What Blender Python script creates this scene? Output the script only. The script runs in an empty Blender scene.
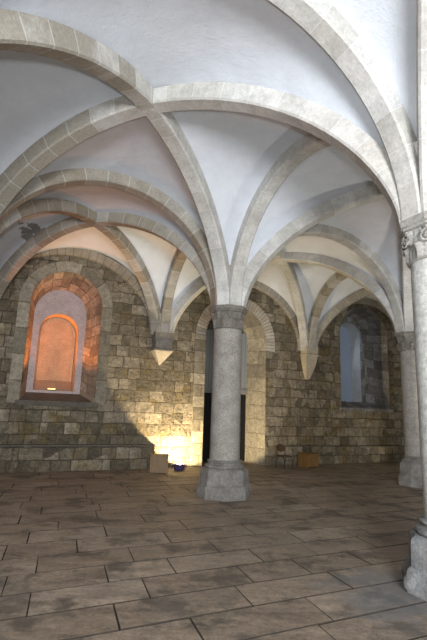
import bpy, bmesh, math, random
from mathutils import Vector, Matrix
from mathutils.geometry import tessellate_polygon
random.seed(7)
sc = bpy.context.scene
COL = sc.collection
PI = math.pi

# ---------------------------------------------------------------- survey of the hall (metres)
PHI = 0.438184                       # the bays are turned 25 degrees to the camera
U = Vector((math.cos(PHI), math.sin(PHI), 0)); V = Vector((math.sin(PHI), -math.cos(PHI), 0)); ZZ = Vector((0, 0, 1))
M0 = Vector((0.377, 11.393, 0))      # middle column
BA, BB, BW = 6.51, 6.147, 5.389      # bay length along the wall, bay depth, depth of the bay at the wall
HC, HB, HT, HW = 4.60, 7.43, 7.40, 7.22   # springing, boss, crown of transverse arches, of wall arches
W1 = M0 - V * BW                     # origin of wall coordinates (s along U, d out of the wall, z)
def wp(s, d=0.0, z=0.0): return W1 + U * s + V * d + ZZ * z
SHIFT = {(-1, 0): .60, (-1, 1): .25}     # the bays to the left are a little shorter
def node(i, j):                      # j 0: far wall, 1: row of the middle column, 2.. towards the camera
    return M0 + U * SHIFT.get((i, j), 0) + U * (BA * i) + (V * (BB * (j - 1)) if j else V * (-BW))

# ---------------------------------------------------------------- camera
cam = bpy.data.cameras.new('camera'); co = bpy.data.objects.new('camera', cam); COL.objects.link(co)
cam.sensor_fit = 'VERTICAL'; cam.sensor_height = 24.0; cam.lens = 24.0 * 450.87 / 640; cam.clip_end = 200
co.matrix_world = Matrix.Translation((0, 0, 2.0)) @ Matrix.Rotation(PI / 2 + 0.19833, 4, 'X') @ Matrix.Rotation(0.0321, 4, 'Z')
sc.camera = co

# ---------------------------------------------------------------- world, lights, exposure
wd = bpy.data.worlds.new('world'); sc.world = wd; wd.use_nodes = True
wd.node_tree.nodes['Background'].inputs[0].default_value = (0.55, 0.68, 0.9, 1)
wd.node_tree.nodes['Background'].inputs[1].default_value = 0.3
def area(name, loc, to, sx, sy, power, color):
    l = bpy.data.lights.new(name, 'AREA'); l.shape = 'RECTANGLE'; l.size = sx; l.size_y = sy; l.energy = power; l.color = color
    o = bpy.data.objects.new(name, l); COL.objects.link(o); o.location = loc
    o.rotation_euler = (Vector(to) - Vector(loc)).to_track_quat('-Z', 'Y').to_euler(); return o
# daylight from the windows in the wall behind the camera
area('daylight_behind_camera', (1.2, -6.9, 3.0), (0.2, 9, 2.4), 3.0, 3.0, 2500, (0.94, 0.96, 1.0))
def spot(name, loc, to, power, color, ang, blend, r):
    l = bpy.data.lights.new(name, 'SPOT'); l.energy = power; l.color = color; l.spot_size = math.radians(ang); l.spot_blend = blend; l.shadow_soft_size = r
    o = bpy.data.objects.new(name, l); COL.objects.link(o); o.location = loc
    o.rotation_euler = (Vector(to) - Vector(loc)).to_track_quat('-Z', 'Y').to_euler(); return o
spot('side_wall_fill', wp(11.2, 2.6, .3), wp(7.6, 0, 2.6), 70, (1.0, .86, .62), 120, .6, .3)  # added warm fill for the right part of the far wall, no fixture there
spot('right_vault_fill', (9.3, 12.4, .4), (6.0, 12.8, 6.5), 900, (1.0, .93, .82), 110, .8, .3)  # unseen upward fill, added to brighten the rear vaults on the right
spot('photographer_flash', (0.0, -.15, 2.35), (-.4, 7.5, 5.2), 950, (0.93, 0.965, 1.0), 96, 1.0, .12)
sc.view_settings.view_transform = 'Standard'; sc.view_settings.look = 'None'
sc.view_settings.gamma = 1.0; sc.view_settings.exposure = 0.1; sc.view_settings.use_curve_mapping = False

# ---------------------------------------------------------------- materials
class NT:
    def __init__(s, name):
        s.m = bpy.data.materials.new(name); s.m.use_nodes = True; s.t = s.m.node_tree
        s.b = s.t.nodes['Principled BSDF']; s.b.inputs['Roughness'].default_value = .85
        s.b.inputs['Specular IOR Level'].default_value = .25
    def n(s, ty, **kw):
        x = s.t.nodes.new(ty)
        for k, v in kw.items():
            if k.startswith('i_'): x.inputs[k[2:].replace('_', ' ')].default_value = v
            else: setattr(x, k, v)
        return x
    def l(s, a, b): s.t.links.new(a, b)
    def math(s, op, a, b=None, clamp=False):
        x = s.n('ShaderNodeMath', operation=op); x.use_clamp = clamp
        for i, q in enumerate((a, b)):
            if q is None: continue
            if isinstance(q, (int, float)): x.inputs[i].default_value = q
            else: s.l(q, x.inputs[i])
        return x.outputs[0]
    def mix(s, f, a, b, mode='MIX'):
        x = s.n('ShaderNodeMix', data_type='RGBA', blend_type=mode)
        for i, q in ((0, f), (6, a), (7, b)):
            if isinstance(q, (int, float)): x.inputs[i].default_value = q
            elif isinstance(q, tuple): x.inputs[i].default_value = (*q, 1)
            else: s.l(q, x.inputs[i])
        return x.outputs[2]
    def noise(s, vec, scale, detail=5, rough=.6):
        x = s.n('ShaderNodeTexNoise'); x.inputs['Scale'].default_value = scale; x.inputs['Detail'].default_value = detail; x.inputs['Roughness'].default_value = rough
        if vec is not None: s.l(vec, x.inputs['Vector'])
        return x.outputs['Fac']
    def ramp(s, f, *stops):
        x = s.n('ShaderNodeValToRGB'); e = x.color_ramp.elements
        while len(e) < len(stops): e.new(.5)
        for el, (p, c) in zip(e, stops):
            el.position = p; el.color = (c, c, c, 1) if isinstance(c, (int, float)) else (*c, 1)
        s.l(f, x.inputs[0]); return x.outputs[0]
    def bump(s, h, dist, strength=1.0):
        x = s.n('ShaderNodeBump'); x.inputs['Distance'].default_value = dist; x.inputs['Strength'].default_value = strength
        s.l(h, x.inputs['Height']); s.l(x.outputs[0], s.b.inputs['Normal'])
    def col(s, c): s.l(c, s.b.inputs['Base Color'])
    def coord(s, k='Object'):
        return s.n('ShaderNodeTexCoord').outputs[k]
    def pos(s): return s.n('ShaderNodeNewGeometry').outputs['Position']

def masonry(name, c1, c2, mortar, bw=.72, bh=.38, msize=.012, rough_bump=.05, stain=(.10, .085, .06), tint=.5, distort=.05, offset=.5, irregular=False, ochre=None):
    k = NT(name); uv = k.coord('UV'); p = k.pos()
    n1 = k.n('ShaderNodeTexNoise'); n1.inputs['Scale'].default_value = 2.3; n1.inputs['Detail'].default_value = 5; k.l(p, n1.inputs['Vector'])
    sub = k.n('ShaderNodeVectorMath', operation='MULTIPLY_ADD'); k.l(n1.outputs['Color'], sub.inputs[0]); sub.inputs[1].default_value = (distort * 1.5, distort, 0); k.l(uv, sub.inputs[2])
    def brick(bw, bh, off, sq, ms):
        br = k.n('ShaderNodeTexBrick'); k.l(sub.outputs[0], br.inputs['Vector']); br.offset = off; br.squash = sq; br.squash_frequency = 3; br.offset_frequency = 2
        for a, v in (('Color1', (0, 0, 0, 1)), ('Color2', (1, 1, 1, 1)), ('Mortar', (.5, .5, .5, 1)), ('Scale', 1.0), ('Mortar Size', ms), ('Mortar Smooth', .5), ('Bias', 0.0), ('Brick Width', bw), ('Row Height', bh)): br.inputs[a].default_value = v
        return br.outputs['Color'], br.outputs['Fac']
    col, fac = brick(bw, bh, offset, .7, msize)
    if irregular:
        c2_, f2_ = brick(bw * .62, bh, .37, 1.4, msize * 1.3)
        mk_ = k.math('GREATER_THAN', k.noise(uv, .8, 2, .5), .5); col = k.mix(mk_, col, c2_); fac = k.mix(mk_, fac, f2_)
    mc = tuple((a + b) / 2 * .95 for a, b in zip(c1, c2)); dk = tuple(a * .62 for a in c2); lt = tuple(min(a * 1.18, 1) for a in c1)
    tone = k.ramp(col, (0, dk), (.3, c2), (.55, mc), (.8, c1), (1, lt))
    big = k.ramp(k.noise(p, .9, 6, .65), (.35, 0.), (.66, 1.))
    fine = k.noise(p, 18, 8, .8); mid = k.noise(p, 5.5, 7, .75); er = k.ramp(k.noise(p, 2.4, 8, .7), (.47, 0.), (.6, 1.))
    c = k.mix(k.math('MULTIPLY', big, tint), tone, stain)
    if ochre: c = k.mix(k.math('MULTIPLY', k.ramp(k.noise(p, 1.4, 6, .65), (.52, 0.), (.64, 1.)), .7), c, ochre)
    c = k.mix(k.math('MULTIPLY', fac, .9), c, mortar)
    c = k.mix(1.0, c, k.ramp(fine, (.28, .55), (.72, 1.38)), 'MULTIPLY')
    c = k.mix(1.0, c, k.ramp(mid, (.3, .6), (.7, 1.32)), 'MULTIPLY')
    k.col(c)
    h = k.math('ADD', k.math('MULTIPLY', fine, .5), k.math('MULTIPLY', mid, 1.1))
    h = k.math('SUBTRACT', h, k.math('MULTIPLY', fac, .5))
    h = k.math('SUBTRACT', h, k.math('MULTIPLY', er, .45))
    k.bump(h, rough_bump); return k.m

def voussoir(name, cols, joint, step=.52, fac=.8, bump=.012, worn=None):
    """dressed arch stones: pale joints across the arch every step metres, each stone its own tint"""
    k = NT(name); uv = k.coord('UV'); p = k.pos()
    sx = k.n('ShaderNodeSeparateXYZ'); k.l(uv, sx.inputs[0])
    q = k.math('DIVIDE', sx.outputs[0], step); fl = k.math('FLOOR', q); fr = k.math('FRACT', q)
    wn = k.n('ShaderNodeTexWhiteNoise', noise_dimensions='2D')
    oi = k.n('ShaderNodeObjectInfo'); cb = k.n('ShaderNodeCombineXYZ'); k.l(fl, cb.inputs[0]); k.l(oi.outputs['Random'], cb.inputs[1]); k.l(cb.outputs[0], wn.inputs['Vector'])
    rc = k.n('ShaderNodeValToRGB'); e = rc.color_ramp.elements
    while len(e) < len(cols): e.new(.5)
    for i, c in enumerate(cols): e[i].position = i / (len(cols) - 1); e[i].color = (*c, 1)
    k.l(wn.outputs['Value'], rc.inputs[0])
    fine = k.noise(p, 22, 7, .75); mid = k.noise(p, 3.2, 6, .7)
    c = k.mix(1.0, rc.outputs[0], k.ramp(fine, (.3, .78), (.7, 1.15)), 'MULTIPLY')
    c = k.mix(1.0, c, k.ramp(mid, (.33, .78), (.66, 1.12)), 'MULTIPLY')
    d = k.math('ABSOLUTE', k.math('SUBTRACT', fr, .5))
    jm = k.math('GREATER_THAN', d, .5 - .010 / step)
    if worn:   # limewash lost towards the left of the hall, brown stone showing
        sp = k.n('ShaderNodeSeparateXYZ'); k.l(p, sp.inputs[0])
        wx = k.math('ADD', k.math('MULTIPLY', sp.outputs[0], -.55), k.math('MULTIPLY', k.noise(cb.outputs[0], 3.7, 0), 1.6))
        wx = k.math('ADD', wx, k.math('MULTIPLY', k.noise(p, 1.1, 7, .7), 1.6)); wx = k.math('SUBTRACT', wx, .25)
        c = k.mix(k.ramp(k.math('MULTIPLY', wx, .25), (.52, 0.), (.62, .85)), c, k.mix(1.0, worn, k.ramp(fine, (.3, .7), (.7, 1.2)), 'MULTIPLY'))
    c = k.mix(k.math('MULTIPLY', jm, fac), c, joint); k.col(c)
    k.bump(k.math('SUBTRACT', k.math('MULTIPLY', fine, .8), k.math('MULTIPLY', jm, .5)), bump); return k.m

def plain(name, c, rough=.8, nz=0.12, scale=9, bump=0.0, metal=0):
    k = NT(name); p = k.pos(); f = k.noise(p, scale, 6, .65)
    k.col(k.mix(1.0, c, k.ramp(f, (.3, 1 - nz), (.7, 1 + nz)), 'MULTIPLY')); k.b.inputs['Roughness'].default_value = rough; k.b.inputs['Metallic'].default_value = metal
    if bump: k.bump(f, bump)
    return k.m

def stone(name, a, b, bump=.02, scale=7):
    k = NT(name); p = k.pos(); f = k.noise(p, scale * 4, 8, .8); g = k.noise(p, scale * .45, 6, .7)
    c = k.mix(k.ramp(g, (.35, 0.), (.68, 1.)), a, b)
    k.col(k.mix(1.0, c, k.ramp(f, (.32, .55), (.68, 1.32)), 'MULTIPLY')); k.bump(f, bump); return k.m

def emit(name, c, e):
    k = NT(name); k.b.inputs['Base Color'].default_value = (*c, 1); k.b.inputs['Emission Color'].default_value = (*c, 1); k.b.inputs['Emission Strength'].default_value = e; return k.m

def plaster():
    k = NT('whitewash plaster'); p = k.pos()
    g = k.noise(p, .55, 7, .6); f = k.noise(p, 30, 6, .7); h = k.noise(p, 3.0, 8, .7)
    c = k.mix(k.ramp(g, (.34, 0.), (.68, 1.)), (.64, .68, .735), (.575, .60, .64))
    c = k.mix(1.0, c, k.ramp(h, (.30, .93), (.7, 1.04)), 'MULTIPLY')
    # a place on the left where the plaster has come off and dark stone shows
    def patch(c, cen, r, col):
        vd = k.n('ShaderNodeVectorMath', operation='DISTANCE'); k.l(p, vd.inputs[0]); vd.inputs[1].default_value = cen
        dn = k.math('ADD', k.math('DIVIDE', vd.outputs['Value'], r), k.math('MULTIPLY', k.math('SUBTRACT', k.noise(p, 2.6, 6, .65), .5), 3.2))
        return k.mix(k.math('MULTIPLY', k.math('LESS_THAN', dn, .8), .85), c, col)
    c = patch(c, PATCH, .62, (.17, .155, .13))
    k.col(c); k.bump(k.math('ADD', k.math('MULTIPLY', f, .5), k.math('MULTIPLY', h, 1.5)), .012); k.b.inputs['Roughness'].default_value = .92
    return k.m
PATCH = (-5.5, 12.75, 6.85)

MAT_PLASTER = plaster()
MAT_RIB = voussoir('pale dressed rib stone', [(.56, .56, .53), (.47, .46, .42), (.60, .60, .58), (.50, .48, .44), (.53, .53, .50)], (.66, .655, .63), fac=.5, worn=(.30, .275, .22))
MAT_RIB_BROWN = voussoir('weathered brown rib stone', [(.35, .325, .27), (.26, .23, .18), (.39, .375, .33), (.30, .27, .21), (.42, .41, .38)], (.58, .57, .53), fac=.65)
MAT_RING = voussoir('arch ring stone', [(.34, .29, .21), (.27, .23, .17), (.38, .33, .26), (.30, .25, .18)], (.12, .10, .08), step=.27, bump=.03)
MAT_QUOIN = masonry('pale quoin stone', (.38, .345, .27), (.27, .24, .18), (.10, .08, .06), bw=1.2, bh=.42, msize=.012, tint=.25, rough_bump=.025, distort=.01, offset=0)
MAT_WALL = masonry('rough ashlar wall', (.42, .365, .275), (.25, .215, .155), (.12, .10, .07), stain=(.16, .135, .09), rough_bump=.11, distort=.09, irregular=True, ochre=(.27, .20, .085))
MAT_EMBR = masonry('embrasure stone', (.40, .33, .25), (.30, .25, .185), (.12, .09, .07), bw=.5, bh=.36, rough_bump=.03, tint=.25, distort=.015)
MAT_EMBR_GREY = masonry('grey embrasure stone', (.36, .36, .35), (.22, .21, .19), (.13, .12, .11), bw=.6, bh=.42, rough_bump=.03, tint=.5, stain=(.15, .14, .125), distort=.02)
MAT_REVEAL = masonry('portal reveal stone', (.40, .36, .28), (.33, .30, .24), (.22, .19, .14), bw=1.3, bh=.55, rough_bump=.03, tint=.4, stain=(.2, .18, .14), distort=.02)
MAT_FRAME = stone('pink grey frame plaster', (.50, .42, .41), (.40, .335, .32), .008)
MAT_PANEL = stone('pink plaster panel', (.44, .335, .23), (.34, .25, .165), .012)
MAT_SILL = stone('dark sill stone', (.15, .135, .11), (.09, .08, .065), .03)
MAT_COL = stone('grey granite shaft', (.36, .34, .305), (.25, .23, .20), .02)
MAT_COL_PALE = stone('pale limestone shaft', (.52, .52, .49), (.46, .455, .425), .004, 3)
MAT_CARVE = stone('carved capital stone', (.29, .27, .235), (.17, .155, .13), .05)
MAT_CARVE_PALE = stone('pale carved capital stone', (.48, .47, .44), (.35, .335, .30), .03)
MAT_BASE = stone('worn base stone', (.42, .40, .37), (.22, .21, .185), .07, 10)
MAT_BASE_PALE = stone('blue grey worn base stone', (.56, .565, .56), (.26, .26, .255), .07, 9)
MAT_CORBEL = stone('corbel stone', (.52, .46, .36), (.40, .35, .27), .015)
MAT_DARKWALL = masonry('side wall stone', (.30, .27, .22), (.24, .21, .17), (.12, .10, .08), rough_bump=.03)

# ---------------------------------------------------------------- helpers
def link(name, bm, mat, parent=None, smooth=False, kind=None, angle=35, recalc=True):
    me = bpy.data.meshes.new(name)
    if recalc: bmesh.ops.recalc_face_normals(bm, faces=bm.faces[:])
    bm.to_mesh(me); bm.free()
    o = bpy.data.objects.new(name, me); COL.objects.link(o)
    for m in (mat if isinstance(mat, (list, tuple)) else [mat]): me.materials.append(m)
    if smooth:
        for p in me.polygons: p.use_smooth = True
        me.set_sharp_from_angle(angle=math.radians(angle))
    if parent: o.parent = parent
    if kind: o['kind'] = kind
    return o
def thing(name, label=None, cat=None, loc=(0, 0, 0), rz=0, group=None, kind=None):
    o = bpy.data.objects.new(name, None); COL.objects.link(o); o.location = loc; o.rotation_euler = (0, 0, rz); o.empty_display_size = .2
    return tag(o, label, cat, group, kind)
def tag(o, label=None, cat=None, group=None, kind=None):
    if label: o['label'] = label
    if cat: o['category'] = cat
    if group: o['group'] = group
    if kind: o['kind'] = kind
    return o
def quad(bm, uvl, pts, uvs):
    vs = [bm.verts.new(p) for p in pts]; f = bm.faces.new(vs)
    for lp, uv in zip(f.loops, uvs): lp[uvl].uv = uv
    return f
def boxuv(bm, x0, x1, y0, y1, z0, z1, mat=0):
    """box with box-mapped uv in metres"""
    uvl = bm.loops.layers.uv.verify()
    P = lambda a, b, c: Vector((a, b, c))
    fs = [([P(x0,y0,z0),P(x1,y0,z0),P(x1,y0,z1),P(x0,y0,z1)],0,2),([P(x1,y1,z0),P(x0,y1,z0),P(x0,y1,z1),P(x1,y1,z1)],0,2),
          ([P(x0,y1,z0),P(x0,y0,z0),P(x0,y0,z1),P(x0,y1,z1)],1,2),([P(x1,y0,z0),P(x1,y1,z0),P(x1,y1,z1),P(x1,y0,z1)],1,2),
          ([P(x0,y0,z1),P(x1,y0,z1),P(x1,y1,z1),P(x0,y1,z1)],0,1),([P(x0,y1,z0),P(x1,y1,z0),P(x1,y0,z0),P(x0,y0,z0)],0,1)]
    out = []
    for pts, a, b in fs:
        f = quad(bm, uvl, pts, [(p[a], p[b]) for p in pts]); f.material_index = mat; out.append(f)
    return out
def weld(bm): bmesh.ops.remove_doubles(bm, verts=bm.verts[:], dist=1e-5); return bm
def bev(bm, w, seg=2): 
    weld(bm); bmesh.ops.bevel(bm, geom=bm.edges[:], offset=w, segments=seg, affect='EDGES', profile=.6); return bm
def bxr(bm, cx, cy, z0, z1, wx, wy, rz=0, bw=.01):
    b = bmesh.new(); boxuv(b, -wx/2, wx/2, -wy/2, wy/2, z0, z1); bev(b, bw)
    b.transform(Matrix.Translation((cx, cy, 0)) @ Matrix.Rotation(rz, 4, 'Z'))
    m = bpy.data.meshes.new('t'); b.to_mesh(m); bm.from_mesh(m); b.free(); bpy.data.meshes.remove(m)
def tube(bm, pts, r, n=8):
    pts = [Vector(p) for p in pts]; rings = []
    for i, p in enumerate(pts):
        t = (pts[min(i+1, len(pts)-1)] - pts[max(i-1, 0)]).normalized()
        a = t.cross(Vector((0, 0, 1)) if abs(t.z) < .9 else Vector((1, 0, 0))).normalized(); b = t.cross(a)
        rings.append([bm.verts.new(p + (a * math.cos(2*PI*k/n) + b * math.sin(2*PI*k/n)) * r) for k in range(n)])
    for i in range(len(rings)-1):
        for k in range(n): bm.faces.new((rings[i][k], rings[i][(k+1) % n], rings[i+1][(k+1) % n], rings[i+1][k]))
    bm.faces.new(rings[0]); bm.faces.new(rings[-1][::-1])

# wall frame: local x = s along the wall, local y = into the wall, local z = up
WALLM = Matrix.Translation(W1) @ Matrix.Rotation(PHI, 4, 'Z')
def wall_place(o): o.location = W1; o.rotation_euler = (0, 0, PHI); return o

def arch_outline(cx, r, z0, zs, n=24):
    """closed outline of a round-headed opening, counter-clockwise from the lower left"""
    pts = [(cx - r, z0), (cx + r, z0), (cx + r, zs)]
    for k in range(1, n): a = PI * k / n; pts.append((cx + r * math.cos(a), zs + r * math.sin(a)))
    pts.append((cx - r, zs)); return pts
def plate(bm, outer, holes, y0, y1):
    """flat slab with holes between depth y0 (front) and y1 (back)"""
    uvl = bm.loops.layers.uv.verify()
    loops = [[Vector((a, b, 0)) for a, b in outer]] + [[Vector((a, b, 0)) for a, b in h] for h in holes]
    flat = [p for l in loops for p in l]; tris = tessellate_polygon(loops)
    for y, flip in ((y0, 0), (y1, 1)):
        vs = [bm.verts.new((p.x, y, p.y)) for p in flat]
        for t in tris:
            t = list(t)[::-1] if flip else list(t)
            try: f = bm.faces.new([vs[i] for i in t])
            except ValueError: continue
            for lp in f.loops: lp[uvl].uv = (lp.vert.co.x, lp.vert.co.z)
    for l in loops:
        acc = 0
        for i in range(len(l)):
            a, b = l[i], l[(i+1) % len(l)]; d = (b - a).length
            quad(bm, uvl, [(a.x, y0, a.y), (b.x, y0, b.y), (b.x, y1, b.y), (a.x, y1, a.y)], [(y0, acc), (y0, acc+d), (y1, acc+d), (y1, acc)]); acc += d
    return weld(bm)
def loft(bm, o0, y0, o1, y1, skip=()):
    """reveal between two outlines of equal count, uv = (depth, length)"""
    uvl = bm.loops.layers.uv.verify(); acc = 0; n = len(o0)
    for i in range(n):
        a, b = o0[i], o0[(i+1) % n]; c, d = o1[i], o1[(i+1) % n]; L = math.dist(a, b)
        if i not in skip:
            quad(bm, uvl, [(a[0], y0, a[1]), (b[0], y0, b[1]), (d[0], y1, d[1]), (c[0], y1, c[1])], [(0, acc), (0, acc+L), (y1-y0, acc+L), (y1-y0, acc)])
        acc += L
    return bm
def ring(bm, cx, r0, r1, z0, zs, y0, y1, n=28):
    """stone surround: jambs and arch between radii r0 and r1"""
    uvl = bm.loops.layers.uv.verify()
    st = [(cx + s_ * 1, z) for s_, z in ()]
    path = []
    N = 8
    for k in range(N): path.append((1, 0, z0 + (zs - z0) * k / N, (zs - z0) * k / N))
    L = zs - z0; rm = (r0 + r1) / 2
    for k in range(n + 1): a = PI * k / n; path.append((math.cos(a), math.sin(a), zs, L + rm * a))
    for k in range(1, N + 1): path.append((-1, 0, zs - (zs - z0) * k / N, L + rm * PI + L * k / N))
    def P(q, r, y): return Vector((cx + q[0] * r, y, q[2] + q[1] * r))
    for i in range(len(path) - 1):
        a, b = path[i], path[i+1]; ua, ub = a[3], b[3]
        quad(bm, uvl, [P(a, r0, y0), P(b, r0, y0), P(b, r1, y0), P(a, r1, y0)], [(ua, 0), (ub, 0), (ub, r1-r0), (ua, r1-r0)])
        quad(bm, uvl, [P(a, r1, y0), P(b, r1, y0), P(b, r1, y1), P(a, r1, y1)], [(ua, 0), (ub, 0), (ub, .3), (ua, .3)])
        quad(bm, uvl, [P(a, r0, y1), P(b, r0, y1), P(b, r0, y0), P(a, r0, y0)], [(ua, 0), (ub, 0), (ub, .3), (ua, .3)])
        quad(bm, uvl, [P(a, r0, y1), P(a, r1, y1), P(b, r1, y1), P(b, r0, y1)], [(ua, 0), (ub, 0), (ub, .3), (ua, .3)])
    for q, fl in ((path[0], 0), (path[-1], 1)):
        quad(bm, uvl, [P(q, r0, y0), P(q, r1, y0), P(q, r1, y1), P(q, r0, y1)], [(0, 0)] * 4)
    return weld(bm)

# ---------------------------------------------------------------- structure: floor of stone slabs
def build_floor():
    bm = bmesh.new(); cl = bm.loops.layers.color.new('slab'); R = random.Random(3)
    rows = [-7.6, -7.0, -6.3, -5.6, -5.0, -4.35, -3.75, -3.1, -2.45, -1.85, -1.2, -.6, .05, .68, 1.3, 1.88, 2.55, 3.22, 3.86, 4.46, 5.06, 5.64, 6.22]
    while rows[-1] < 18.2: rows.append(rows[-1] + R.choice((.56, .6, .66)))
    known = {13: [-4.55, -3.2, -1.96], 14: [-3.97, -2.46], 15: [-4.48, -3.3, -1.92, 1.49], 16: [-3.86, -2.46, -.97, 1.93], 17: [-4.46, -3.23, -1.96, -.45, 1.0],
             18: [-3.71, -2.86, -1.58, -.66, .49], 19: [-4.63, -3.39, -2.1, -1.24], 20: [-3.87, -2.45, -1.09], 21: [-4.4, -3.25, -1.87], 22: [-2.15]}
    S0, S1 = -13.0, 13.0
    def P(s, d, z): q = M0 + U * s + V * d; return (q.x, q.y, z)
    for i in range(len(rows) - 1):
        d0, d1 = rows[i], rows[i+1]; ks = list(known.get(i, [R.uniform(-1, 1)]))
        a = ks[0]
        while a > S0: a -= R.uniform(.95, 1.75); ks.insert(0, a)
        a = ks[-1]
        while a < S1: a += R.uniform(.95, 1.75); ks.append(a)
        for k in range(len(ks) - 1):
            s0, s1 = max(ks[k], S0 - .1), min(ks[k+1], S1 + .1)
            if s1 - s0 < .1: continue
            g = R.uniform(.004, .013); sl = -.13
            dz = R.uniform(-.003, .002); t = [dz + R.uniform(-.002, .002) for _ in range(4)]
            tone = R.uniform(0, 1); c = (tone, R.uniform(0, 1), 0, 1)
            j = lambda: R.uniform(-.004, .004)
            h = g * .45
            pts = [(s0 + h + j(), d1 - g + j()), (s1 - h + j(), d1 - g + j()), (s1 - h + j() , d0 + g + j()), (s0 + h + j(), d0 + g + j())]
            ins = [(q[0] + a_ * .005, q[1] + b_ * .005) for q, a_, b_ in zip(pts, (1, -1, -1, 1), (-1, -1, 1, 1))]
            sk = lambda q: (q[0] + (q[1] - (d0 + d1) / 2) * sl, q[1])
            pts = [sk(q) for q in pts]; ins = [sk(q) for q in ins]
            lo = [bm.verts.new(P(*q, -.05)) for q in pts]; mi = [bm.verts.new(P(*q, -.006 + t[n])) for n, q in enumerate(pts)]; up = [bm.verts.new(P(*q, t[n])) for n, q in enumerate(ins)]
            fs = [bm.faces.new(up)]; dk = []
            for n in range(4):
                m = (n + 1) % 4; fs.append(bm.faces.new((mi[n], mi[m], up[m], up[n]))); fs.append(bm.faces.new((lo[n], lo[m], mi[m], mi[n]))); fs[-1].material_index = 1; fs[-2].material_index = 1
            for f in fs:
                for lp in f.loops: lp[cl] = c
    vs = [bm.verts.new(P(a, b, -.03)) for a, b in ((-13.4, 18.6), (13.4, 18.6), (13.4, -7.6), (-13.4, -7.6))]
    f = bm.faces.new(vs); f.material_index = 1
    vs = [bm.verts.new(P(a, b, -.3)) for a, b in ((-13.4, 18.6), (13.4, 18.6), (13.4, -7.6), (-13.4, -7.6))]
    f = bm.faces.new(vs[::-1]); f.material_index = 1
    k = NT('worn floor slabs'); p = k.pos(); at = k.n('ShaderNodeAttribute', attribute_name='slab'); sp = k.n('ShaderNodeSeparateColor'); k.l(at.outputs['Color'], sp.inputs[0])
    base = k.ramp(sp.outputs[0], (0, (.245, .19, .138)), (.5, (.285, .225, .165)), (1, (.33, .265, .20)))
    mp = k.n('ShaderNodeMapping'); mp.inputs['Rotation'].default_value = (0, 0, -PHI); mp.inputs['Scale'].default_value = (1.2, 3.5, 1); k.l(p, mp.inputs[0])
    st = k.noise(mp.outputs[0], 1.5, 8, .7); f = k.noise(p, 14, 9, .85); big = k.noise(p, .7, 6, .62)
    c = k.mix(1.0, base, k.ramp(st, (.3, .6), (.7, 1.35)), 'MULTIPLY')
    c = k.mix(1.0, c, k.ramp(f, (.34, .55), (.66, 1.4)), 'MULTIPLY')
    c = k.mix(k.math('MULTIPLY', k.ramp(k.noise(p, 1.3, 9, .72), (.50, 0.), (.60, 1.)), .8), c, (.068, .060, .049))
    c = k.mix(k.math('MULTIPLY', k.ramp(big, (.5, 0.), (.65, 1.)), .4), c, (.20, .175, .15))
    # grey dust trodden round the foot of the near column
    vd = k.n('ShaderNodeVectorMath', operation='DISTANCE'); k.l(p, vd.inputs[0]); vd.inputs[1].default_value = (2.3, 5.7, 0)
    dd = k.math('ADD', vd.outputs['Value'], k.math('MULTIPLY', k.math('SUBTRACT', k.noise(p, 1.6, 7, .7), .5), 3.0))
    c = k.mix(k.math('MULTIPLY', k.ramp(dd, (.55, 1.), (1.3 , 0.)), .62), c, (.155, .165, .17))
    k.col(c); k.bump(k.math('ADD', k.math('MULTIPLY', f, .4), st), .012)
    rr = k.ramp(st, (.3, .5), (.7, .72)); k.l(rr, k.b.inputs['Roughness']); k.b.inputs['Specular IOR Level'].default_value = .4
    return link('floor', bm, [k.m, plain('dark joint earth', (.055, .045, .035), .95)], kind='structure')
build_floor()

# ---------------------------------------------------------------- structure: far wall with its niches and the portal
NI = dict(cx=-3.35, r=1.16, z0=2.12, zs=5.33)       # left niche, wall face
NB = dict(cx=-3.43, r=.87, z0=2.42, zs=5.17)        # left niche, frame plane
NO = dict(cx=-3.43, r=.66, z0=2.5, zs=4.52)        # opening in the frame
RI = dict(cx=9.76, r=1.43, z0=2.3, zs=5.5)
RB = dict(cx=9.80, r=.88, z0=2.6, zs=5.72)
RO = dict(cx=9.84, r=.70, z0=2.62, zs=5.70)
PO = dict(cx=3.15, r=1.35, z0=0.0, zs=4.78)
PB = dict(cx=3.15, r=1.08, z0=0.0, zs=4.9)
SL, SR = -2 * BA + BA * 0 - 0.0, 2 * BA
def wall_back():
    bm = bmesh.new()
    x0, x1, H = -BA, 2 * BA, 8.0
    # outline follows the floor and steps round the portal, which reaches the floor
    po = arch_outline(**PO)
    outer = [(x0 - BA, 0.0), (PO['cx'] - PO['r'], 0.0)] + [(PO['cx'] - PO['r'], PO['zs'])] + [q for q in po[3:-1]][::-1] + [(PO['cx'] + PO['r'], PO['zs']), (PO['cx'] + PO['r'], 0.0), (x1, 0.0), (x1, H), (x0 - BA, H)]
    plate(bm, outer, [arch_outline(**NI), arch_outline(**RI)], 0.0, .35)
    return wall_place(link('wall_back', bm, MAT_WALL, kind='structure'))
wall_back()
def wall_simple(name, a, b):
    bm = bmesh.new(); L = (b - a).length; boxuv(bm, 0, L, 0, .35, 0, 8.0)
    o = link(name, bm, MAT_DARKWALL, kind='structure'); o.location = a; o.rotation_euler = (0, 0, math.atan2((b-a).y, (b-a).x)); return o
wall_simple('wall_left', node(-2, 4), node(-2, 0)); wall_simple('wall_right', node(2, 0), node(2, 4)); wall_simple('wall_front', node(2, 4), node(-2, 4))

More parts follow.
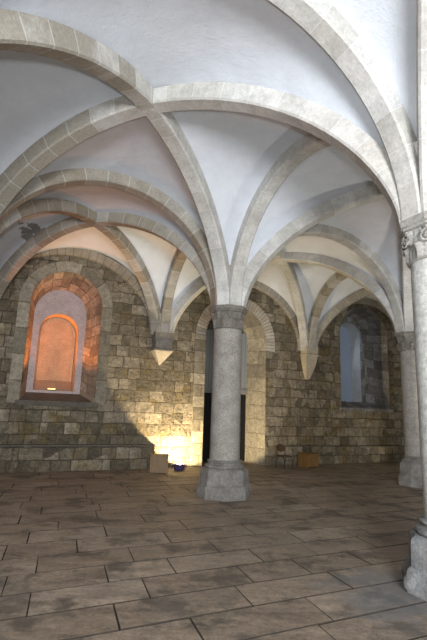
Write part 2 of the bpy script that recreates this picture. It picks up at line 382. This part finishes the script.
# ---------------------------------------------------------------- structure: vault webs
R0 = .28
NODE_N = node(-1, 2)
def dk(i, j):
    c = {(-1, 0): M0 - U * 3.12 - V * BW / 2, (0, 0): M0 + U * 3.40 - V * BW / 2, (-1, 1): M0 - U * (BA / 2 + .02) + V * BB / 2}.get((i, j))
    return ('d', c if c is not None else (node(i, j) + node(i+1, j) + node(i, j+1) + node(i+1, j+1)) / 4)
def prof(kind, th):
    if kind == 'd':      # diagonal ribs: between an ellipse and a segment
        e = math.cos(th); R = 4.55; x = abs(e) * 4.17
        seg = (math.sqrt(R*R - x*x) - (R - 2.73)) / 2.73
        return .6 * math.sin(th) + .4 * max(seg, 0)
    return math.sin(th)
def arch_pt(A, B, h, kind, th, ro=R0, z0=HC):
    e = -math.cos(th)
    if kind == 's': C = (A + B) / 2
    else: C = kind[1]
    E = A if e <= 0 else B
    p = C + (E - C) * abs(e) * (1 - ro / (E - C).length)
    f = prof(kind[0], th)
    if kind != 's' and (E - NODE_N).length < .01: f -= .17 * abs(e) * (1 - abs(e) ** 5)
    p.z = z0 + (h - z0) * f; return p
def arch_frame(A, B, h, kind, th):
    e = .01; a, b = arch_pt(A, B, h, kind, max(th - e, 0)), arch_pt(A, B, h, kind, min(th + e, PI))
    t = (b - a).normalized(); side = (B - A).normalized().cross(ZZ); n = side.cross(t); return n, side
def web_pt(A, B, h, kind, th, off=.10):
    p = arch_pt(A, B, h, kind, th); n, s = arch_frame(A, B, h, kind, th)
    if n.z < 0: n = -n
    return p + n * off
def bay(i, j):
    bm = bmesh.new(); c = [node(i, j), node(i+1, j), node(i+1, j+1), node(i, j+1)]
    uvl = bm.loops.layers.uv.verify(); K, NSEG = 22, 8
    for e in range(4):
        A, B, C, D = c[e], c[(e+1) % 4], c[(e+2) % 4], c[(e+3) % 4]
        onwall = (j == 0 and e == 0) or (i == -2 and e == 3) or (i == 1 and e == 1) or (j == 3 and e == 2)
        hs = HW if onwall else HT
        grid = []
        for k in range(2 * K + 1):
            th = PI * k / (2 * K)
            S = web_pt(A, B, hs, 's', th)
            Dg = web_pt(A, C, HB, dk(i, j), th) if k <= K else web_pt(D, B, HB, dk(i, j), th)
            grid.append([S.lerp(Dg, q / NSEG) + ZZ * (.10 * math.sin(PI * q / NSEG) * math.sin(th)) for q in range(NSEG + 1)])
        vv = [[bm.verts.new(p) for p in r] for r in grid]
        for k in range(2 * K):
            for q in range(NSEG):
                try: bm.faces.new((vv[k][q], vv[k+1][q], vv[k+1][q+1], vv[k][q+1]))
                except ValueError: pass
    bmesh.ops.remove_doubles(bm, verts=bm.verts[:], dist=.002)
    return bm
allb = bmesh.new()
for i in range(-2, 2):
    for j in range(0, 4):
        b = bay(i, j); m = bpy.data.meshes.new('t'); b.to_mesh(m); allb.from_mesh(m); b.free(); bpy.data.meshes.remove(m)
bmesh.ops.remove_doubles(allb, verts=allb.verts[:], dist=.002)
bmesh.ops.recalc_face_normals(allb, faces=allb.faces[:])
for f in allb.faces:
    if f.normal.z < 0: f.normal_flip()
ce = link('ceiling', allb, MAT_PLASTER, smooth=True, kind='structure', angle=50, recalc=False)
so = ce.modifiers.new('thickness', 'SOLIDIFY'); so.thickness = .14; so.offset = 1.0

# ---------------------------------------------------------------- ribs
def rib(name, A, B, h, kind, label, cat, group, w=.335, mat=MAT_RIB, k0=0, k1=44, K=44):
    bm = bmesh.new(); uvl = bm.loops.layers.uv.verify()
    dn, up, ch = -.155, .16, .03
    sec = [(-w/2, up), (-w/2, dn + ch), (-w/2 + ch, dn), (w/2 - ch, dn), (w/2, dn + ch), (w/2, up)]
    org = (A + B) / 2; rings = []; acc = 0; last = None
    for k in range(k0, k1 + 1):
        th = PI * k / K; p = arch_pt(A, B, h, kind, th); n, s = arch_frame(A, B, h, kind, th)
        if n.dot(p - Vector((org.x, org.y, HC - 1))) < 0: n = -n
        if last is not None: acc += (p - last).length
        last = p; rings.append(([p + s * a + n * b for a, b in sec], acc))
    vr = [[bm.verts.new(p) for p in r] for r, _ in rings]
    per = [0]
    for a, b in zip(sec, sec[1:] + sec[:1]): per.append(per[-1] + math.dist(a, b))
    for i in range(len(vr) - 1):
        for q in range(len(sec)):
            q2 = (q + 1) % len(sec); f = bm.faces.new((vr[i][q], vr[i+1][q], vr[i+1][q2], vr[i][q2]))
            for lp, uv in zip(f.loops, ((rings[i][1], per[q]), (rings[i+1][1], per[q]), (rings[i+1][1], per[q+1]), (rings[i][1], per[q+1]))): lp[uvl].uv = uv
    bm.faces.new(vr[0]); bm.faces.new(vr[-1][::-1])
    o = link(name, bm, mat, smooth=True, angle=30)
    if label: tag(o, label, cat, group)
    return o
n_ = node
M_, R_, L_, N_, B_ = n_(0, 1), n_(0, 2), n_(-1, 1), n_(-1, 2), n_(1, 1)
W0_, Wa, Wb, Wc, R2_ = n_(-1, 0), n_(0, 0), n_(1, 0), n_(2, 0), n_(1, 2)
GD, GT, GWL = 'diagonal vault ribs', 'transverse arches between the bays', 'arches along the far wall'
BR = MAT_RIB_BROWN
RIBS = [
 ('diagonal_rib', L_, R_, HB, dk(-1, 1), 'pale rib crossing the nearest vault from lower left to the white right column', 'rib', GD, MAT_RIB),
 ('diagonal_rib', M_, N_, HB, dk(-1, 1), 'rib from the middle column through the nearest crossing to the top left corner', 'rib', GD, MAT_RIB),
 ('transverse_arch', M_, R_, HT, 's', 'pale arch rising right from the middle column, cut off by the nearest long pale rib', 'arch', GT, MAT_RIB),
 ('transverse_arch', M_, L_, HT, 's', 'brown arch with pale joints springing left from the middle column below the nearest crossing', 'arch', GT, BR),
 ('transverse_arch', M_, B_, HT, 's', 'grey arch dropping to the far right column, higher of the two there', 'arch', GT, MAT_RIB),
 ('transverse_arch', R_, N_, HT, 's', 'wide arch leaving the white right column and running off the top of the picture', 'arch', GT, MAT_RIB),
 ('diagonal_rib', M_, R2_, HB, dk(0, 1), 'pale rib rising right from the middle column to behind the longest pale rib', 'rib', GD, MAT_RIB),
 ('diagonal_rib', R_, B_, HB, dk(0, 1), 'rib seen end-on behind the white right column, running back to the far right column', 'rib', GD, MAT_RIB),
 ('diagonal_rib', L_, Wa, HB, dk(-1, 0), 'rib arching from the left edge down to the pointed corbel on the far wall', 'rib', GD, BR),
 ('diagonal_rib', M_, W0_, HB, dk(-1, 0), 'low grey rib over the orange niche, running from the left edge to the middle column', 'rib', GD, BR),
 ('transverse_arch', M_, Wa, HT, 's', 'narrow foreshortened arch rising from the pointed corbel towards the middle column', 'arch', GT, BR),
 ('transverse_arch', B_, Wb, HT, 's', 'arch from the plain right corbel curving over to the far right column', 'arch', GT, BR),
 ('diagonal_rib', M_, Wb, HB, dk(0, 0), 'rib falling from the crossing right of the middle column to the plain right corbel', 'rib', GD, MAT_RIB),
 ('diagonal_rib', B_, Wa, HB, dk(0, 0), 'grey rib dropping to the far right column, lower of the two there', 'rib', GD, MAT_RIB),
 ('diagonal_rib', B_, Wc, HB, dk(1, 0), 'rib hidden behind the far right column, running to the wall beyond it', 'rib', GD, BR),
 ('diagonal_rib', Wb, n_(2, 1), HB, dk(1, 0), 'brown rib rising right from the plain right corbel over the bluish niche', 'rib', GD, BR),
 ('diagonal_rib', R_, n_(-1, 3), HB, dk(-1, 2), 'near vertical pale rib above the white right column at the right edge', 'rib', GD, MAT_RIB),
]
for nm, A, B, h, kd, lb, ct, gr, mt in RIBS: rib(nm, A, B, h, kd, lb, ct, gr, mat=mt)
for A, B, lb in ((W1 - U * BA, Wa, 'thin stone wall arch framing the orange niche'), (Wa, Wb, 'stone wall arch above the portal behind the middle column'), (Wb, Wc, 'stone wall arch above the bluish niche on the right')):
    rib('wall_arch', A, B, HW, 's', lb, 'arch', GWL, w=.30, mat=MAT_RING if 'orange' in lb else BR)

# ---------------------------------------------------------------- columns
def lathe(bm, prof_, n=32, rot=0, sq=None):
    rings = []
    for r, z in prof_:
        rings.append([bm.verts.new((r * math.cos(2*PI*(k + rot)/n), r * math.sin(2*PI*(k + rot)/n), z)) for k in range(n)])
    for i in range(len(rings) - 1):
        for k in range(n): bm.faces.new((rings[i][k], rings[i][(k+1) % n], rings[i+1][(k+1) % n], rings[i+1][k]))
    bm.faces.new(rings[0][::-1]); bm.faces.new(rings[-1]); return bm
def octo(bm, prof_): return lathe(bm, [(r / math.cos(PI/8), z) for r, z in prof_], 8, .5)
def shaft_bm(r0, r1, z0, z1, seed):
    bm = bmesh.new(); R = random.Random(seed); P = []
    N = 26
    for k in range(N + 1):
        t = k / N; P.append((r0 + (r1 - r0) * t + R.uniform(-.0025, .0025), z0 + (z1 - z0) * t))
    return lathe(bm, P, 40)
def capital_bm(r0, r1, z0, z1):
    """bell with rows of upright leaves and corner scrolls"""
    bm = bmesh.new(); n = 96; rows = 22; H = z1 - z0; rings = []
    for i in range(rows + 1):
        t = i / rows; rb = r0 + (r1 - r0) * (t ** 1.9); ring_ = []
        for k in range(n):
            a = 2 * PI * k / n
            if t < .08: d = .028 * math.sin(PI * t / .08)
            else:
                row = 0 if t < .56 else 1; tt = (t - .08) / .48 if row == 0 else (t - .56) / .44
                ph = a * 8 + (PI if row else 0)
                lobe = max(0, math.cos(ph / 1)) ** .7
                tip = tt ** 3
                vein = .010 * math.cos(ph * 3) * (1 - tip)
                d = lobe * (.03 + .055 * tip) + vein
                if tt > .94: d *= .35
            ring_.append(bm.verts.new(((rb + d) * math.cos(a), (rb + d) * math.sin(a), z0 + H * t)))
        rings.append(ring_)
    for i in range(rows):
        for k in range(n): bm.faces.new((rings[i][k], rings[i][(k+1) % n], rings[i+1][(k+1) % n], rings[i+1][k]))
    bm.faces.new(rings[0][::-1]); bm.faces.new(rings[-1]); return bm
def scroll_bm(r, z):
    bm = bmesh.new()
    for q in range(8):
        a = 2*PI*(q + .5)/8; c = Vector((math.cos(a), math.sin(a), 0)); tdir = Vector((-math.sin(a), math.cos(a), 0)); pts = []
        for k in range(22):
            w = k / 21 * 3.4 * PI; rr = .105 * (1 - k / 24)
            pts.append(c * (r + .012) + tdir * (rr * math.cos(w)) + ZZ * (z + rr * math.sin(w)))
        tube(bm, pts, .014, 6)
    return bm
def column(loc, label, pale=False, scrolls=False, claws=False, seed=1, rs=.368, rest=True, zk=.90):
    t = thing('column', label, 'column', loc, PHI, 'stone columns of the hall')
    mc, mk_, mb = (MAT_COL_PALE, MAT_CARVE_PALE, MAT_BASE_PALE) if pale else (MAT_COL, MAT_CARVE, MAT_BASE)
    k = rs / .368
    def sq(bm):
        for v in bm.verts: v.co.z *= zk
    # plinth
    bm = bmesh.new(); octo(bm, [(.60*k, -.02), (.61*k, .05), (.605*k, .24), (.59*k, .30), (.56*k, .335)])
    sq(bm); link('plinth', bm, mb, t, True, angle=25)
    bm = bmesh.new(); octo(bm, [(.545*k, .33), (.55*k, .36), (.54*k, .66), (.525*k, .70), (.48*k, .745)])
    sq(bm); link('base_block', bm, mb, t, True, angle=25)
    P = [(.47*k, .74)]
    for q in range(9): a = -PI/2 + PI*q/8; P.append(((.435 + .045*math.cos(a))*k, .785 + .045*math.sin(a)))
    for q in range(6): a = PI*q/5; P.append(((.425 - .022*math.sin(a))*k, .835 + .012*q))
    for q in range(7): a = -PI/2 + PI*q/6; P.append(((.405 + .022*math.cos(a))*k, .915 + .022*math.sin(a)))
    P.append((rs, .95)); bm = bmesh.new(); lathe(bm, P, 40); sq(bm); link('base_moulding', bm, mb, t, True, angle=40)
    if claws:
        for q in range(8):
            bm = bmesh.new(); a = 2*PI*(q + .5)/8
            bmesh.ops.create_icosphere(bm, subdivisions=3, radius=1)
            for v in bm.verts:
                zz = v.co.z; v.co.x *= .13 * (1 - .3*zz); v.co.y *= .13 * (1 + .15*math.cos(5*zz)); v.co.z *= .185
                v.co.x -= .05 * zz
            bm.transform(Matrix.Rotation(a, 4, 'Z') @ Matrix.Translation((.54, 0, .19)))
            sq(bm); link('claw', bm, mb, t, True, angle=60)
    link('shaft', shaft_bm(rs, rs * .97, .94 * zk, 4.06, seed), mc, t, True, angle=40)
    link('capital', capital_bm(rs * 1.0, .39, 4.02, 4.46), mk_, t, True, angle=50)
    bm = bmesh.new(); octo(bm, [(.40, 4.45), (.435, 4.46), (.44, 4.49), (.465, 4.505), (.47, 4.59), (.46, 4.605)])
    link('abacus', bm, mk_, t, True, angle=25)
    if scrolls: link('scroll', scroll_bm(.44, 4.30), mk_, t, True)
    bm = bmesh.new(); lathe(bm, [(.36, 4.60), (.355, 4.9), (.37, 5.15), (.42, 5.4), (.5, 5.62)], 24)
    link('springer', bm, MAT_RIB if pale else MAT_COL, t, True, angle=50)
    return t
column(M_, 'grey stone column standing in the middle of the hall', claws=False, seed=2)
column(R_ + Vector((.02, -.06, 0)), 'tall white stone column with a carved scroll capital at the right edge', pale=True, scrolls=True, claws=True, seed=4, zk=.84)
column(B_, 'far slender stone column beyond the white one, beside the bluish niche', seed=5, rs=.33)

# ---------------------------------------------------------------- corbels
def corbel(loc, label, point):
    t = thing('corbel', label, 'corbel', loc, PHI, 'wall corbels')
    # local -y points into the hall
    bm = bmesh.new()
    def lev(w, d, z): return [bm.verts.new(p) for p in ((-w/2, 0.02, z), (w/2, 0.02, z), (w/2, -d, z), (-w/2, -d, z))]
    def stack(L):
        vs = [lev(*q) for q in L]
        for a, b in zip(vs, vs[1:]):
            for k in range(4): bm.faces.new((a[k], a[(k+1) % 4], b[(k+1) % 4], b[k]))
        bm.faces.new(vs[0][::-1]); bm.faces.new(vs[-1])
    if point: stack([(.74, .50, 4.02), (.74, .50, 4.08), (.64, .44, 4.12), (.60, .42, 4.30), (.68, .46, 4.45), (.72, .5, 4.68)])
    else: stack([(.62, .42, 4.36), (.64, .44, 4.42), (.56, .4, 4.46), (.60, .44, 4.68)])
    link('corbel_block', bm, MAT_CORBEL if not point else MAT_CARVE, t, False)
    bm = bmesh.new()
    if point:
        a = lev(.68, .46, 4.02); b = bm.verts.new((0, -.04, 3.52))
        bm.faces.new(a)
        for k in range(4): bm.faces.new((a[k], b, a[(k+1) % 4]))
    else: stack([(.16, .10, 3.42), (.34, .22, 3.7), (.5, .34, 4.05), (.58, .4, 4.36)])
    link('corbel_tip', bm, MAT_CORBEL, t, False)
    # solid springing stones above
    bm = bmesh.new(); stack([(.60, .40, 4.67), (.56, .38, 5.0), (.6, .42, 5.35)])
    link('springer', bm, MAT_CORBEL, t, False)
    return t
corbel(Wa, 'stone corbel ending in an inverted pyramid, on the wall right of the orange niche', True)
corbel(Wb, 'plain tapering stone corbel on the wall above the wooden chest', False)

# ---------------------------------------------------------------- left niche (window_1)
w = thing('window_1', kind='structure'); wall_place(w)
bm = bmesh.new(); ring(bm, NI['cx'], NI['r'] - .002, NI['r'] + .36, 2.05, NI['zs'], -.035, .03); link('surround', bm, MAT_QUOIN, w)
bm = bmesh.new(); loft(bm, arch_outline(**NI), .0, arch_outline(**NB), .9, skip=(0,)); link('embrasure', bm, MAT_EMBR, w, True, angle=30)
bm = bmesh.new(); a, b = NI, NB; uvl = bm.loops.layers.uv.verify()
quad(bm, uvl, [(a['cx']-a['r'], 0, a['z0']), (a['cx']+a['r'], 0, a['z0']), (b['cx']+b['r'], .9, b['z0']), (b['cx']-b['r'], .9, b['z0'])], [(0, 0), (2, 0), (2, 1), (0, 1)])
boxuv(bm, a['cx']-a['r']-.12, a['cx']+a['r']+.12, -.10, .12, a['z0']-.14, a['z0']+.02); link('sill', bm, MAT_SILL, w)
bm = bmesh.new(); o0 = dict(NB); o0['r'] += .15; o0['z0'] -= .15
plate(bm, arch_outline(**o0), [arch_outline(**NO)], .88, 1.02); link('window_frame', bm, MAT_FRAME, w)
bm = bmesh.new(); loft(bm, arch_outline(**NO), 1.02, arch_outline(**NO), 1.62)
ou = arch_outline(NO['cx'], NO['r'] + .02, NO['z0'] - .02, NO['zs']); plate(bm, ou, [], 1.62, 1.7); link('inner_reveal', bm, stone('ochre plaster reveal', (.62, .45, .28), (.52, .38, .24), .008), w)
bm = bmesh.new(); plate(bm, arch_outline(NO['cx'], .57, 2.86, 4.50), [], 1.48, 1.60); link('plaster_panel', bm, MAT_PANEL, w)
bm = bmesh.new(); boxuv(bm, NO['cx'] - .65, NO['cx'] + .65, 1.36, 1.61, 2.49, 2.85); link('step', bm, plain('brown sill board', (.22, .15, .10), .7), w)
# uplighter on the sill
lt = thing('sill_lamp', 'small glowing lamp on the sill of the arched orange niche', 'lamp', wp(-3.47, -1.16, 2.5), PHI)
bm = bmesh.new(); boxuv(bm, -.14, .14, -.06, .06, 0, .05); bev(bm, .008); link('housing', bm, plain('black lamp metal', (.03, .03, .03), .4), lt)
bm = bmesh.new(); boxuv(bm, -.12, .12, -.045, .045, .05, .075); link('lens', bm, emit('orange lamp glass', (1, .5, .15), 5), lt)
ORG = (1.0, .30, .07)
spot('niche_lamp_light', wp(-3.43, -.80, 2.60), wp(-3.40, .35, 4.6), 330, ORG, 112, .4, .08)
for sx_, nm in ((-.60, 'niche_tube_light_left'), (.60, 'niche_tube_light_right')):   # tubes hidden behind the frame
    area(nm, wp(NO['cx'] + sx_, -1.10, 3.7), wp(NO['cx'] - sx_ * .4, -1.5, 3.7), .08, 1.9, 5.5, ORG)

# ---------------------------------------------------------------- right niche (window_2)
w = thing('window_2', kind='structure'); wall_place(w)
bm = bmesh.new(); loft(bm, arch_outline(**RI), 0, arch_outline(**RB), 1.0); link('embrasure', bm, MAT_EMBR_GREY, w, True, angle=30)
bm = bmesh.new(); ring(bm, RI['cx'], RI['r'] - .002, RI['r'] + .3, RI['z0'], RI['zs'], -.02, .03); link('surround', bm, MAT_WALL, w)
bm = bmesh.new(); o0 = dict(RB); o0['r'] += .2; o0['z0'] -= .2
plate(bm, arch_outline(**o0), [arch_outline(**RO)], .98, 1.1); link('window_frame', bm, MAT_EMBR_GREY, w)
MAT_PALE = stone('pale niche reveal', (.50, .51, .52), (.42, .43, .43), .01)
bm = bmesh.new(); loft(bm, arch_outline(**RO), 1.1, arch_outline(**RO), 1.75); link('inner_reveal', bm, MAT_PALE, w, True, angle=30)
k = NT('frosted window glass'); k.b.inputs['Base Color'].default_value = (.24, .27, .31, 1); k.b.inputs['Roughness'].default_value = .35; k.b.inputs['Emission Color'].default_value = (.45, .62, .95, 1); k.b.inputs['Emission Strength'].default_value = .05
bm = bmesh.new(); plate(bm, arch_outline(RO['cx'], RO['r'] + .02, RO['z0'] - .02, RO['zs']), [], 1.74, 1.78); link('window_pane', bm, k.m, w)
bm = bmesh.new(); boxuv(bm, RI['cx'] - RI['r'] - .1, RI['cx'] + RI['r'] + .1, -.08, .1, RI['z0'] - .12, RI['z0'] + .02); bev(bm, .02); link('sill', bm, MAT_EMBR_GREY, w)
ar = area('niche_daylight', wp(9.80, -1.70, 4.6), wp(9.80, 0, 4.2), .9, 2.2, 8, (.70, .82, 1.0))

# ---------------------------------------------------------------- portal (door_1)
d = thing('door_1', kind='structure'); wall_place(d)
def olo(a): return arch_outline(**a)
bm = bmesh.new(); loft(bm, olo(PO), 0, olo(PB), 1.3, skip=(0,)); link('reveal', bm, MAT_REVEAL, d, True, angle=30)
bm = bmesh.new(); ring(bm, PO['cx'], PO['r'], PO['r'] + .42, PO['zs'] - .35, PO['zs'], -.015, .03); link('surround', bm, voussoir('portal ring stone', [(.45, .40, .33), (.38, .33, .26), (.50, .45, .38)], (.16, .13, .1), step=.13, bump=.02), d)
bm = bmesh.new(); plate(bm, arch_outline(PB['cx'], PB['r'] + .1, 0, PB['zs']), [], 1.29, 1.4); link('back_wall', bm, MAT_WALL, d)
MG = NT('grey painted boards'); q = MG.coord('Object'); sx = MG.n('ShaderNodeSeparateXYZ'); MG.l(q, sx.inputs[0])
fr = MG.math('FRACT', MG.math('MULTIPLY', sx.outputs[0], 6.0)); ln = MG.math('LESS_THAN', fr, .07)
MG.col(MG.mix(ln, (.22, .24, .25), (.10, .11, .11)))
bm = bmesh.new(); boxuv(bm, 2.04, 4.26, 1.12, 1.26, 2.86, 5.28); link('transom_panel', bm, MG.m, d)
bm = bmesh.new(); boxuv(bm, 2.02, 4.28, 1.06, 1.27, 2.70, 2.88); link('lintel', bm, plain('grey lintel wood', (.20, .20, .19), .7), d)
bm = bmesh.new(); boxuv(bm, 2.04, 3.14, 1.16, 1.22, .03, 2.70); boxuv(bm, 3.16, 4.26, 1.16, 1.22, .03, 2.70); link('door_leaf', bm, plain('black door', (.008, .009, .010), .6), d)
# pale dressed strip left of the portal
bm = bmesh.new(); boxuv(bm, 1.36, 1.80, -.06, .05, 0, 4.78); weld(bm)
o = tag(wall_place(link('pilaster', bm, MAT_QUOIN)), 'pale flat stone strip on the wall between floodlight and dark doorway', 'pilaster')

# ---------------------------------------------------------------- low stone ledge along the far wall
bm = bmesh.new(); uvl = bm.loops.layers.uv.verify()
boxuv(bm, -2 * BA, -.08, -.24, 0.0, 0, .74); o = wall_place(link('trim_1', bm, MAT_WALL, kind='structure'))
bm = bmesh.new(); boxuv(bm, -2 * BA, -.04, -.28, 0.0, .74, .80); bev(bm, .015); o = wall_place(link('trim_2', bm, MAT_SILL, kind='structure'))
bm = bmesh.new(); boxuv(bm, 4.95, 2 * BA, -.14, 0.0, 0, .70); bev(bm, .03); wall_place(link('trim_3', bm, MAT_WALL, kind='structure'))

# ---------------------------------------------------------------- floodlight
FL = Vector((-1.0, 15.86, 0))
t = thing('floodlight', 'round dark floodlight glowing on the floor beside the tan box', 'floodlight', FL, PHI)
bm = bmesh.new(); lathe(bm, [(.15, .0), (.17, .02), (.20, .17), (.215, .20), (.20, .205), (.185, .19), (.16, .12)], 28); link('housing', bm, plain('violet black housing', (.06, .045, .11), .45), t, True)
bm = bmesh.new(); lathe(bm, [(.178, .125), (.178, .165), (.10, .178), (.02, .182)], 28); link('lens', bm, emit('white lamp glass', (1, .85, .6), 30), t, True)
for q_ in (-1, 1):
    bm = bmesh.new(); tube(bm, [(q_*.20, 0, .12), (q_*.25, 0, .12), (q_*.25, 0, .012), (q_*.25, .03, .012)], .012); link('bracket', bm, plain('dark bracket', (.04, .04, .05), .4), t)
spot('floodlight_beam', FL + Vector((0, 0, .26)), wp(1.0, .15, 1.1), 950, (1.0, .77, .44), 132, .12, .08)

# ---------------------------------------------------------------- boxes and chair
def oak(name, a, b, sc_=1.0):
    k = NT(name); mp = k.n('ShaderNodeMapping'); mp.inputs['Scale'].default_value = (7*sc_, 7*sc_, 1.2); k.l(k.coord('Object'), mp.inputs[0])
    g = k.noise(mp.outputs[0], 2.5, 5, .6); k.col(k.mix(k.ramp(g, (.35, 0.), (.65, 1.)), a, b)); k.b.inputs['Roughness'].default_value = .6; return k.m
t = thing('wooden_box', 'tan wooden box standing on the floor left of the floodlight', 'box', (-1.62, 15.30, 0), .12)
mt = oak('tan box board', (.22, .15, .08), (.17, .115, .06))
bm = bmesh.new()
for z0, z1, ex in ((0.0, .52, 0),):
    bxr(bm, 0, 0, z0, z1, .58, .50, 0, .008)
link('body', bm, mt, t)
bm = bmesh.new(); bxr(bm, 0, 0, .52, .545, .60, .52, 0, .006); link('lid', bm, mt, t)

t = thing('wooden_chest', 'orange brown wooden chest on the floor against the wall right of the chair', 'chest', (3.80, 17.95, 0), PHI + .25)
mt = oak('orange oak', (.24, .13, .045), (.17, .09, .03))
bm = bmesh.new(); bxr(bm, 0, 0, .03, .50, .66, .46, 0, .008); link('body', bm, mt, t)
bm = bmesh.new(); bxr(bm, 0, 0, .50, .53, .69, .49, 0, .006); link('lid', bm, mt, t)
for x in (-.22, 0, .22):
    bm = bmesh.new(); bxr(bm, x, -.235, .04, .49, .19, .016, 0, .004); link('front_panel', bm, oak('oak panel', (.28, .155, .055), (.2, .105, .035)), t)
for x in (-.28, .28):
    bm = bmesh.new(); bxr(bm, x, 0, 0, .03, .06, .4, 0, .004); link('runner', bm, mt, t)

t = thing('chair', 'dark metal-legged chair with a rounded backrest, by the wall between portal and wooden chest', 'chair', (2.80, 17.35, 0), -1.05)
mm = plain('black chair tube', (.02, .02, .02), .4); ms = oak('dark brown plywood', (.10, .055, .028), (.07, .038, .02))
# faces +x
bm = bmesh.new(); bmesh.ops.create_grid(bm, x_segments=8, y_segments=8, size=.22)
for v in bm.verts:
    x, y = v.co.x / .22, v.co.y / .22
    v.co.z = .455 - .02 * (1 - x*x) * (1 - y*y) - (.03 * max(0, x - .5)); sc__ = 1 - .12 * (x*x*y*y); v.co.x *= sc__; v.co.y *= sc__
r_ = bmesh.ops.extrude_face_region(bm, geom=bm.faces[:]); 
for e in r_['geom']:
    if isinstance(e, bmesh.types.BMVert): e.co.z -= .022
link('seat', bm, ms, t, True)
bm = bmesh.new(); bmesh.ops.create_grid(bm, x_segments=12, y_segments=8, size=1)
for v in bm.verts:
    a, b = v.co.x, v.co.y; a2 = a * math.sqrt(1 - b*b/2); b2 = b * math.sqrt(1 - a*a/2)
    v.co = Vector((-.235 - .035 * (1 - a*a) - .03 * b2, a2 * .215, .71 + b2 * .135))
r_ = bmesh.ops.extrude_face_region(bm, geom=bm.faces[:])
for e in r_['geom']:
    if isinstance(e, bmesh.types.BMVert): e.co.x += .02
link('backrest', bm, ms, t, True)
for s in (-1, 1):
    bm = bmesh.new(); tube(bm, [(.17, s*.17, .44), (.20, s*.19, .22), (.23, s*.205, 0.0)], .012); link('leg', bm, mm, t, True)
    bm = bmesh.new(); tube(bm, [(-.15, s*.18, .44), (-.21, s*.195, .22), (-.27, s*.205, 0.0)], .012); link('leg', bm, mm, t, True)
    bm = bmesh.new(); tube(bm, [(.17, s*.18, .435), (-.15, s*.185, .435), (-.20, s*.185, .48), (-.225, s*.18, .60), (-.245, s*.17, .72)], .012); link('back_frame', bm, mm, t, True)
bm = bmesh.new(); tube(bm, [(.19, -.18, .30), (.19, .18, .30)], .009); link('stretcher', bm, mm, t, True)
